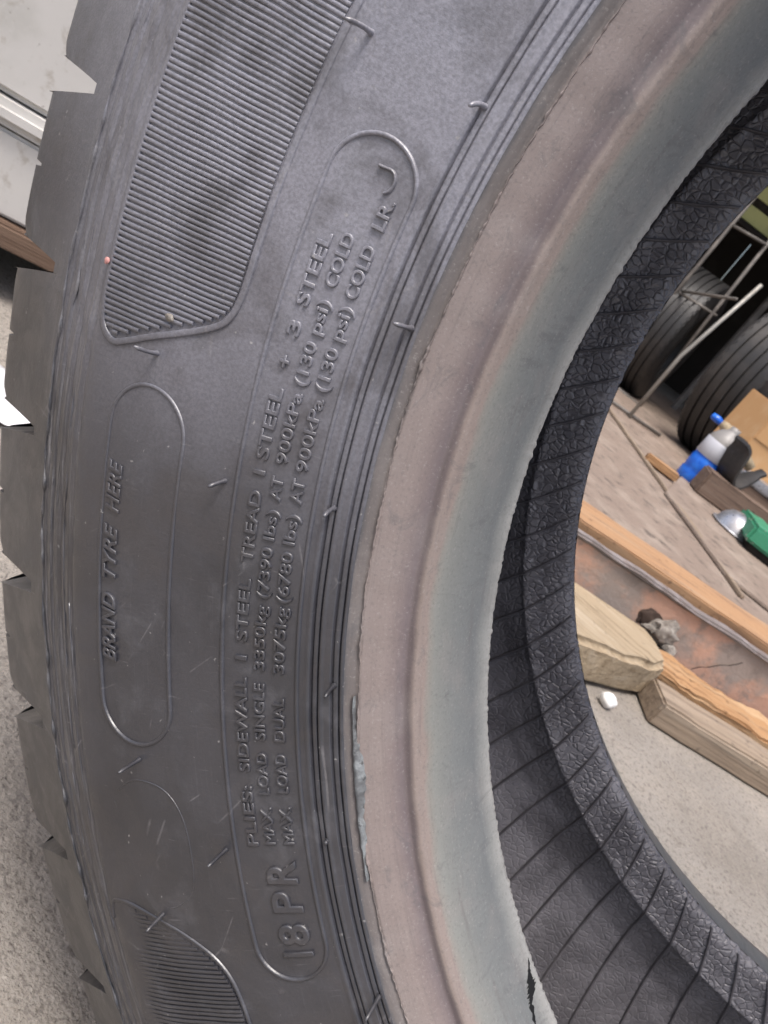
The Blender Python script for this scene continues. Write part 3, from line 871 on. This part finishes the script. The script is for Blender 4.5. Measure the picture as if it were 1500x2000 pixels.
# ------------------------------------------------------------------ things behind: planks and beam
DZ = math.atan2(.435, .9)
P0 = Vector((.033, .896, 0)); dA = Vector((math.cos(DZ), math.sin(DZ), 0)); dB = Vector((-math.sin(DZ), math.cos(DZ), 0))
def ab(a, b, z=0): return P0 + dA * a + dB * b + Vector((0, 0, z))
def slab(name, loc, dims, mat, parent=None, rz=0.0, bev=.004, jit=.002, cuts=10, seed=1, sub=None, ends=True):
    """box standing on its base at loc (corner-origin), edges rounded and worn uneven"""
    L, W, H = dims
    bm = bmesh.new()
    bmesh.ops.create_cube(bm, size=1)
    for v in bm.verts: v.co = Vector(((v.co.x + .5) * L, (v.co.y + .5) * W, (v.co.z + .5) * H))
    bmesh.ops.bevel(bm, geom=list(bm.edges), offset=bev, segments=2, affect='EDGES', clamp_overlap=True)
    if cuts:
        ed = [e for e in bm.edges if abs((e.verts[0].co - e.verts[1].co).normalized().x) > .95 and e.calc_length() > L * .5]
        bmesh.ops.subdivide_edges(bm, edges=ed, cuts=cuts, use_grid_fill=True)
    for v in bm.verts:
        q = v.co * 14 + Vector((seed * 7.7, seed * 3.3, 0))
        v.co += Vector((noise.noise(q), noise.noise(q + Vector((9, 0, 0))), noise.noise(q + Vector((0, 9, 0))) if v.co.z > H * .3 else 0)) * jit
        q = v.co * 60 + Vector((seed, 5, 2))
        v.co += Vector((0, noise.noise(q), noise.noise(q + Vector((3, 3, 3))) if v.co.z > H * .3 else 0)) * jit * .45
    bm.normal_update()
    o = link(name, from_bm(name, bm), mat, parent, loc, (0, 0, rz))
    edge_sharp(o.data, 45)
    return o

o = slab("timber_plank", ab(0, 0, .001), (.95, .074, .045), WGREY, rz=DZ, bev=.004, jit=.0022, cuts=26, seed=2)
tag(o, "grey weathered squared plank lying on the concrete in front of the orange split wood", "plank")
o = slab("split_wood", ab(.0, .082, .001), (1.0, .085, .056), WORANGE, rz=DZ + .01, bev=.005, jit=.008, cuts=60, seed=5)
tag(o, "split orange-brown wood piece behind the grey plank", "wood")

def timber_block():
    fp = [(-.62, -.19), (-.14, -.005), (-.02, .05), (.015, .085), (.012, .165), (-.005, .185), (-.62, .19)]
    bm = bmesh.new()
    vs = [bm.verts.new(ab(a, b, .001)) for a, b in fp]
    f = bm.faces.new(vs)
    r = bmesh.ops.extrude_face_region(bm, geom=[f])
    for v in r['geom']:
        if isinstance(v, bmesh.types.BMVert): v.co.z += .072
    bmesh.ops.recalc_face_normals(bm, faces=bm.faces)
    bmesh.ops.bevel(bm, geom=list(bm.edges), offset=.01, segments=3, affect='EDGES')
    bmesh.ops.triangulate(bm, faces=[f for f in bm.faces if len(f.verts) > 4])
    bmesh.ops.subdivide_edges(bm, edges=list(bm.edges), cuts=2, use_grid_fill=True)
    for v in bm.verts:
        v.co += Vector((noise.noise(v.co * 22), noise.noise(v.co * 22 + Vector((7, 0, 0))), noise.noise(v.co * 22 + Vector((0, 7, 0))))) * .0045
        if v.co.z < .001: v.co.z = .001
    o = link("timber_block", from_bm("timber_block", bm), WTAN)
    edge_sharp(o.data, 50)
    tag(o, "thick pale yellowish timber block with rounded end beside the tyre opening", "timber")
timber_block()

beam = empty("steel_beam", ab(-.8, .2), DZ)
tag(beam, "old steel beam with worn pinkish orange paint behind the planks", "beam")
BL = 2.1
o = slab("web", (0, .006, .001), (BL, .010, .136), PAINTY, beam, bev=.003, jit=.004, cuts=50, seed=8)
o = slab("flange", (0, -.004, .1365), (BL, .026, .009), LIPM, beam, bev=.005, jit=.003, cuts=60, seed=9)
o = slab("flange", (0, .017, .0015), (BL, .10, .010), PAINTY, beam, bev=.003, jit=.002, cuts=20, seed=10)
# crack line on the web
gk = Geo()
def crackline(pts, wd=.0014):
    v = []
    for (a, z) in pts: v += [(a - wd, .0012, z), (a + wd, .0012, z)]
    v2 = [(x, .0030, z) for x, y, z in v]
    f = [(2 * i, 2 * i + 1, 2 * i + 3, 2 * i + 2) for i in range(len(pts) - 1)]
    return [(x, y - .003, z) for x, y, z in v], f
v, f = crackline([(.935, .047), (.945, .06), (.955, .066), (.972, .085), (.985, .093), (.995, .104), (1.0, .112)])
me = mesh("crack", v, f); link("crack", me, BLACKC, beam)
# corroded hole: dark lumps stand for its shade, beside lumps of mortar
lump("hole_shade", (.803, .005, .082), (.022, .003, .017), HOLE_SH, seed=3, sub=3, parent=beam, amp=.5)
lump("mortar_lump", (.835, -.006, .076), (.030, .014, .024), MUD, seed=5, sub=3, parent=beam, amp=.7)
lump("mortar_lump", (.862, -.010, .056), (.018, .013, .013), MUD, seed=9, sub=3, parent=beam, amp=.6)
lump("hole_shade", (.846, -.004, .052), (.020, .006, .011), HOLE_SH, seed=11, sub=3, parent=beam, amp=.5)
o = slab("orange_board", ab(-.85, .262, .128), (2.3, .13, .022), WBOARD, rz=DZ, bev=.003, jit=.003, cuts=30, seed=12)
tag(o, "long orange-tan board lying behind the painted steel beam", "board")
o = slab("support_timber", ab(-.8, .28, .001), (2.0, .10, .125), WBROWN, rz=DZ, bev=.004, jit=.003, cuts=10, seed=13)
tag(o, "brown bearer timber under the orange-tan board", "timber")
lump("pebble", (-.043, .829, .012), (.013, .011, .0125), STONEW, "small white pebble on the concrete beside the timber block", "pebble", 2, 3, amp=.25)
# small twigs and chips
def chip(loc, L, rz, mat, label):
    o = slab("wood_chip", loc, (L, .004, .003), mat, rz=rz, bev=.0008, jit=.001, cuts=4, seed=int(L * 1000))
    tag(o, label, "chip")
# floor behind: dusty sheets
def sheet(name, pts, z, th, mat, label, cat):
    bm = bmesh.new()
    f = bm.faces.new([bm.verts.new((x, y, z)) for x, y in pts])
    r = bmesh.ops.extrude_face_region(bm, geom=[f])
    for v in r['geom']:
        if isinstance(v, bmesh.types.BMVert): v.co.z += th
    bmesh.ops.recalc_face_normals(bm, faces=bm.faces)
    bmesh.ops.bevel(bm, geom=[e for e in bm.edges if abs(e.verts[0].co.z - e.verts[1].co.z) < 1e-6], offset=min(.003, th * .3), segments=2, affect='EDGES')
    o = link(name, from_bm(name, bm), mat, smooth=False)
    if label: tag(o, label, cat)
    return o
sheet("floor_sheet", [(-2.2, .62), (1.4, 2.36), (.4, 8.0), (-5.0, 7.0)], .004, .006, DIRT, "dusty brown steel sheet lying on the floor behind the beam", "sheet")
sheet("floor_sheet", [(.17, 2.28), (1.6, 2.4), (1.2, 4.4), (-.06, 4.3), (-.12, 2.82)], .012, .012, DIRT, "upper dusty brown sheet with a raised edge beside the green case", "sheet")
o = slab("timber_lath", (-.58, 3.84, .012), (1.85, .022, .012), WGREY, rz=math.atan2(-1.56, .75), bev=.002, jit=.003, cuts=20, seed=21)
tag(o, "thin pale lath lying along the edge of the brown sheet", "lath")

# ------------------------------------------------------------------ clutter by the rack
def lathe_mesh(name, prof, n=32, axis='Z'):
    v = []; f = []
    m = len(prof)
    for i in range(n):
        a = 2 * math.pi * i / n
        for r, z in prof: v.append((r * math.cos(a), r * math.sin(a), z))
    for i in range(n):
        i2 = (i + 1) % n
        for j in range(m - 1): f.append((i * m + j, i2 * m + j, i2 * m + j + 1, i * m + j + 1))
    return mesh(name, v, f)
jug = empty("plastic_jug", (-.05, 3.58, .016))
tag(jug, "blue plastic jug with white label and grey top standing on the floor by the tyres", "jug")
link("body", lathe_mesh("body", [(0, 0), (.066, 0), (.074, .008), (.075, .05), (.071, .06), (.075, .07), (.075, .125), (.072, .13), (.074, .142)]), BLUE, jug)
link("label_band", lathe_mesh("label_band", [(.074, .142), (.0765, .144), (.0765, .225), (.074, .228)]), LABELW, jug)
link("neck", lathe_mesh("neck", [(.074, .228), (.070, .245), (.050, .275), (.030, .292), (.024, .300), (.024, .318), (0, .319)]), GREYP, jug)
o = slab("wood_offcut", (-.262, 3.2, .016), (.165, .055, .035), WORANGE, rz=.25, bev=.006, jit=.003, cuts=6, seed=31)
tag(o, "small orange wood offcut beside the blue jug", "wood")

def flap():
    """curved strip of thick rubber, like an open cut ring"""
    g = Geo(); n = 26
    path = spl([(-.165, 0, .285), (-.135, 0, .26), (-.125, 0, .20), (-.105, 0, .135), (-.06, 0, .105), (-.01, 0, .125), (.045, 0, .19), (.075, 0, .225)], 5)
    for i, p in enumerate(path): pass
    m = 6; v = []
    for i, p in enumerate(path):
        d = Vector(path[min(i + 1, len(path) - 1)]) - Vector(path[max(i - 1, 0)])
        d.normalize(); nr = Vector((-d.z, 0, d.x))
        x = i / (len(path) - 1)
        hw = .070 * (.35 + .65 * math.sin(math.pi * min(1, x * 1.0 + .12)) ** .7); th = .011
        for (a, b) in ((-1, -.6), (-1, .6), (-.4, 1), (.4, 1), (1, .6), (1, -.6)):
            v.append(tuple(Vector(p) + Vector((0, a * hw, 0)) + nr * b * th))
    f = [(i * m + j, i * m + (j + 1) % m, (i + 1) * m + (j + 1) % m, (i + 1) * m + j) for i in range(len(path) - 1) for j in range(m)]
    f += [tuple(range(m)), tuple((len(path) - 1) * m + j for j in reversed(range(m)))]
    g.add(v, f)
    me = g.mesh("rubber_strip")
    bm = bmesh.new(); bm.from_mesh(me); bmesh.ops.recalc_face_normals(bm, faces=bm.faces); bm.to_mesh(me); bm.free()
    o = link("rubber_strip", me, TYREB, None, (.115, 3.55, .03), (0, 0, .75))
    edge_sharp(me, 50)
    tag(o, "curled black rubber strip standing between the blue jug and the cardboard box", "rubber")
flap()
o = slab("kerb_timber", (-.01, 3.36, .024), (1.4, .12, .115), WBROWN, rz=.33, bev=.008, jit=.006, cuts=30, seed=41)
tag(o, "dark brown squared timber lying in front of the curled rubber strip", "timber")
o = slab("cardboard_box", (.06, 4.10, .018), (.50, .32, .50), CARD, rz=.52, bev=.004, jit=.004, cuts=6, seed=43)
tag(o, "upright tan cardboard box in front of the stacked tyres", "box")
# flap seams on the box as raised strips
for c in list(o.children): pass
tp_ = slab("box_flap", (.004, -.0075, .315), (.49, .006, .18), CARD, o, bev=.002, jit=.003, cuts=4, seed=44)
br = empty("paint_brush", (-.17, 3.70, .31), .12)
tag(br, "tan bristled brush with blue plastic tip lying across the box", "brush")
def tube(pts, rad, n=8):
    g = Geo(); v = []; k = len(pts)
    for i, p in enumerate(pts):
        d = (Vector(pts[min(i + 1, k - 1)]) - Vector(pts[max(i - 1, 0)])).normalized()
        a = d.orthogonal().normalized(); b = d.cross(a)
        q = rad[i] if isinstance(rad, (list, tuple)) else rad
        v += [tuple(Vector(p) + (a * math.cos(j * 2 * math.pi / n) + b * math.sin(j * 2 * math.pi / n)) * q) for j in range(n)]
    f = [(i * n + j, i * n + (j + 1) % n, (i + 1) * n + (j + 1) % n, (i + 1) * n + j) for i in range(k - 1) for j in range(n)]
    f += [tuple(reversed(range(n))), tuple((k - 1) * n + j for j in range(n))]
    g.add(v, f)
    return g
link("tip", tube([(-.005, 0, 0), (.0, 0, 0), (.03, 0, .0), (.055, 0, -.004)], [.006, .016, .019, .016], 12).mesh("tip"), BLUE, br)
link("bristle_roll", tube([(.05, 0, -.003), (.08, 0, -.006), (.14, 0, -.025), (.22, 0, -.05), (.30, 0, -.085)], [.016, .026, .031, .030, .024], 12).mesh("bristle_roll"), CLOTH, br)
basin = empty("steel_basin", (.20, 3.13, .026))
tag(basin, "upturned scuffed steel bowl on the floor in front of the green case", "bowl")
link("bowl", lathe_mesh("bowl", [(.100, 0), (.096, .012), (.085, .045), (.062, .070), (.034, .080), (0, .081)], 28), STEEL, basin)
link("rim", lathe_mesh("rim", [(.098, .001), (.108, .002), (.110, .007), (.106, .010), (.097, .010)], 28), STEEL, basin)
gc = empty("green_case", (.225, 2.93, .026), .18)
tag(gc, "chipped green painted case with pale worn edges at the right", "case")
slab("case_body", (0, 0, .03), (.5, .30, .07), GREEN, gc, bev=.012, jit=.007, cuts=12, seed=51)
slab("case_base", (.03, .02, 0), (.46, .26, .032), DARK, gc, bev=.004, jit=.002, cuts=4, seed=52)
o = slab("steel_tray", (.13, 4.0, .14), (.6, .18, .05), STEEL, rz=.3, bev=.01, jit=.006, cuts=8, seed=53)
tag(o, "scuffed grey steel tray behind the dark brown timber", "tray")
sp_ = slab("brick_pad", (.16, 4.02, .018), (.5, .14, .121), WBROWN, rz=.3, bev=.006, jit=.004, cuts=4, seed=54)
tag(sp_, "brown block under the grey steel tray", "block")

# ------------------------------------------------------------------ stacked tyres and rack
def old_tyre(name, loc, axis, R0, W0, label):
    e = empty(name, (loc[0], loc[1], 0))
    tag(e, label, "tyre", "stacked tyres in the dark shed")
    prof = []
    def half(s):
        return [(R0 * .55, s * W0 * .40), (R0 * .58, s * W0 * .46), (R0 * .68, s * W0 * .52), (R0 * .80, s * W0 * .53), (R0 * .90, s * W0 * .48), (R0 * .955, s * W0 * .435), (R0 * .97, s * W0 * .43), (R0 * .985, s * W0 * .415)]
    a = half(1); b = half(-1)
    tread = []
    gx = [.40, .25, .235, .222, .205, .085, .072, .058, .045]
    xs = []
    for gpos in (.25, .085, -.085, -.25):
        xs += [(R0, (gpos + .022) * W0), (R0 * .968, (gpos + .014) * W0), (R0 * .968, (gpos - .014) * W0), (R0, (gpos - .022) * W0)]
    prof = a + [(R0 * .997, W0 * .39)] + xs + [(R0 * .997, -W0 * .39)] + b[::-1]
    inner = [(R0 * .56, -W0 * .36), (R0 * .75, -W0 * .46), (R0 * .93, -W0 * .30), (R0 * .94, 0), (R0 * .93, W0 * .30), (R0 * .75, W0 * .46), (R0 * .56, W0 * .36), (R0 * .55, W0 * .40)]
    q = Vector(axis).normalized().to_track_quat('Z', 'Y')
    for nm, pf in (("tread_and_sidewall", prof), ("inner_wall", [b[0]] + inner)):
        me = lathe_mesh(nm, pf, 72)
        oo = link(nm, me, TYREB, e, (0, 0, loc[2]))
        oo.rotation_euler = q.to_euler()
        edge_sharp(me, 28)
    # shoulder lugs round the near edge
    g = Geo()
    for k in range(60):
        t = 2 * math.pi * k / 60
        for s in (1, -1):
            vs = []
            for (rr, zz) in ((R0 * .955, .44), (R0 * .985, .425), (R0 * 1.004, .36), (R0 * .975, .36)):
                for dt in (-.022, .022):
                    vs.append((rr * math.cos(t + dt), rr * math.sin(t + dt), s * zz * W0))
            g.add(vs, [(0, 1, 3, 2), (2, 3, 5, 4), (4, 5, 7, 6), (0, 2, 4, 6), (1, 7, 5, 3)])
    me = g.mesh("shoulder_lugs")
    bm = bmesh.new(); bm.from_mesh(me); bmesh.ops.recalc_face_normals(bm, faces=bm.faces); bm.to_mesh(me); bm.free()
    oo = link("shoulder_lugs", me, TYREB, e, (0, 0, loc[2]), smooth=False); oo.rotation_euler = q.to_euler()
    oo["kind"] = "stuff"
    return e
old_tyre("stored_tyre", (-.03, 5.02, .545), (.94, -.34, 0), .54, .36, "dull black ribbed tyre standing in front, nearest the cardboard box")
old_tyre("stored_tyre", (-.74, 5.6, .475), (1, -.10, 0), .47, .30, "black tyre with lugged shoulder standing behind the white pole")

rack = empty("pipe_rack", (-.55, 4.5, 0))
tag(rack, "thin pipe rack frame standing in front of the stored tyres", "rack")
def rod(a, b, r, mat, mid=None):
    ra = Vector((-.55, 4.5, 0))
    pts = [Vector(a) - ra] + ([Vector(mid) - ra] if mid else []) + [Vector(b) - ra]
    link("pole", tube(pts, r, 10).mesh("pole"), mat, rack)
rod((-.491, 4.20, 0.01), (-.421, 4.20, .93), .011, PIPE, (-.494, 4.20, .43))
rod((-.84, 5.2, 0), (-.846, 5.2, 1.75), .013, PIPED)
rod((-.54, 5.2, 0), (-.61, 5.2, 1.45), .012, PIPED)
rod((-.825, 5.2, .715), (-.545, 5.2, .735), .010, PIPED)
rod((-.82, 5.22, .73), (-.485, 4.5, .83), .009, PIPED)
rod((-.835, 5.18, 1.2), (-.60, 5.18, 1.22), .010, PIPED)
rod((-.84, 5.2, .012), (-.54, 5.2, .012), .010, PIPED)
rod((-.62, 4.16, .025), (-.30, 4.36, .025), .010, PIPED)

# shed: dark boards, posts and roof behind
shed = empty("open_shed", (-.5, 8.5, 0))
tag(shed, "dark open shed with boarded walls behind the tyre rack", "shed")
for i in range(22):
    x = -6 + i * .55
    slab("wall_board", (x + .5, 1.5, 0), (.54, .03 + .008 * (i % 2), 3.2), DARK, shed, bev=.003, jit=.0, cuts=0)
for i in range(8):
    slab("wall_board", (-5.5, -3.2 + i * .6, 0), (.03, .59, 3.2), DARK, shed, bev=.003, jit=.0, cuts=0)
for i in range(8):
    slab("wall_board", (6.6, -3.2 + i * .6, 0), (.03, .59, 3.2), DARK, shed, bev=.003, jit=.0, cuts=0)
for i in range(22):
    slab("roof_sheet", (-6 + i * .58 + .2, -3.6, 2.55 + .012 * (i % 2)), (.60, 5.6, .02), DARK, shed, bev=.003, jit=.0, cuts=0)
# yellow slatted panel added in place of the bright foliage beyond the shed
yc = empty("foliage_light", (-.95, 6.5, 1.45), .3)
tag(yc, "yellow slatted panel standing in for bright foliage beyond the dark shed", "panel")
slab("foliage_light_slat", (-.14, 0, .0), (.42, .02, .11), YEL, yc, bev=.003, jit=.002, cuts=3)
slab("foliage_light_slat", (-.14, 0, .17), (.42, .02, .11), YEL, yc, bev=.003, jit=.002, cuts=3)
slab("foliage_light_post", (-.16, -.02, -.02), (.03, .26, .36), PIPED, yc, bev=.003, jit=.002, cuts=0)
slab("foliage_light_post", (.28, -.02, -.02), (.03, .26, .36), PIPED, yc, bev=.003, jit=.002, cuts=0)
slab("foliage_light_back", (-.13, .21, 0), (.41, .02, .3), PIPED, yc, bev=.003, jit=.002, cuts=0)
sh = empty("shelf_frame", (-.95, 6.6, 0), .3)
tag(sh, "dark shelf under the yellow stand-in for bright foliage", "shelf")
slab("shelf_board", (-.5, -.15, 1.40), (1.2, .5, .03), DARK, sh, bev=.003, jit=.002, cuts=0)
for sx, sy in ((-.5, -.15), (.64, -.15), (-.5, .29), (.64, .29)):
    slab("leg", (sx, sy, 0), (.05, .05, 1.4), PIPED, sh, bev=.003, jit=.001, cuts=0)

# ------------------------------------------------------------------ left: white cabinet on timber, plastic scrap
CZ = math.atan2(.784, .747)
cab = empty("white_cabinet", (-1.0094, .4403, 0), CZ)
tag(cab, "dirty white painted steel cabinet raised on a wooden frame, top left behind the tyre", "cabinet")
slab("body", (-1.1, .03, .245), (1.62, .62, 1.0), WHITEP, cab, bev=.008, jit=.004, cuts=10, seed=61)
slab("bottom_rail", (-1.1, .012, .212), (1.62, .60, .030), WHITEP, cab, bev=.010, jit=.002, cuts=10, seed=62)
slab("skirt_panel", (-1.1, .022, .108), (1.62, .55, .101), WHITEP, cab, bev=.004, jit=.003, cuts=10, seed=63)
slab("timber_skid", (-1.1, .004, .074), (1.62, .09, .032), WRED, cab, bev=.003, jit=.003, cuts=14, seed=64)
slab("timber_skid", (-1.1, .46, .074), (1.62, .09, .032), WRED, cab, bev=.003, jit=.003, cuts=14, seed=65)
for x in (-1.05, -.4, .3):
    slab("leg", (x, .05, 0), (.09, .5, .073), DARK, cab, bev=.003, jit=.001, cuts=0)
def scrap():
    bm = bmesh.new()
    bmesh.ops.create_grid(bm, x_segments=14, y_segments=10, size=.5)
    for v in bm.verts:
        x, y = v.co.x, v.co.y
        v.co = Vector((x * .16, y * .10, .004 + .022 * abs(noise.noise(Vector((x * 3, y * 3, 1)))) + .010 * abs(noise.noise(Vector((x * 9, y * 9, 4))))))
    r = bmesh.ops.solidify(bm, geom=list(bm.faces), thickness=.0012)
    o = link("plastic_scrap", from_bm("plastic_scrap", bm), PLAST_W, None, (-.80, .30, .002), (0, 0, .5))
    tag(o, "crumpled white plastic scrap on the ground behind the tread", "plastic")
scrap()
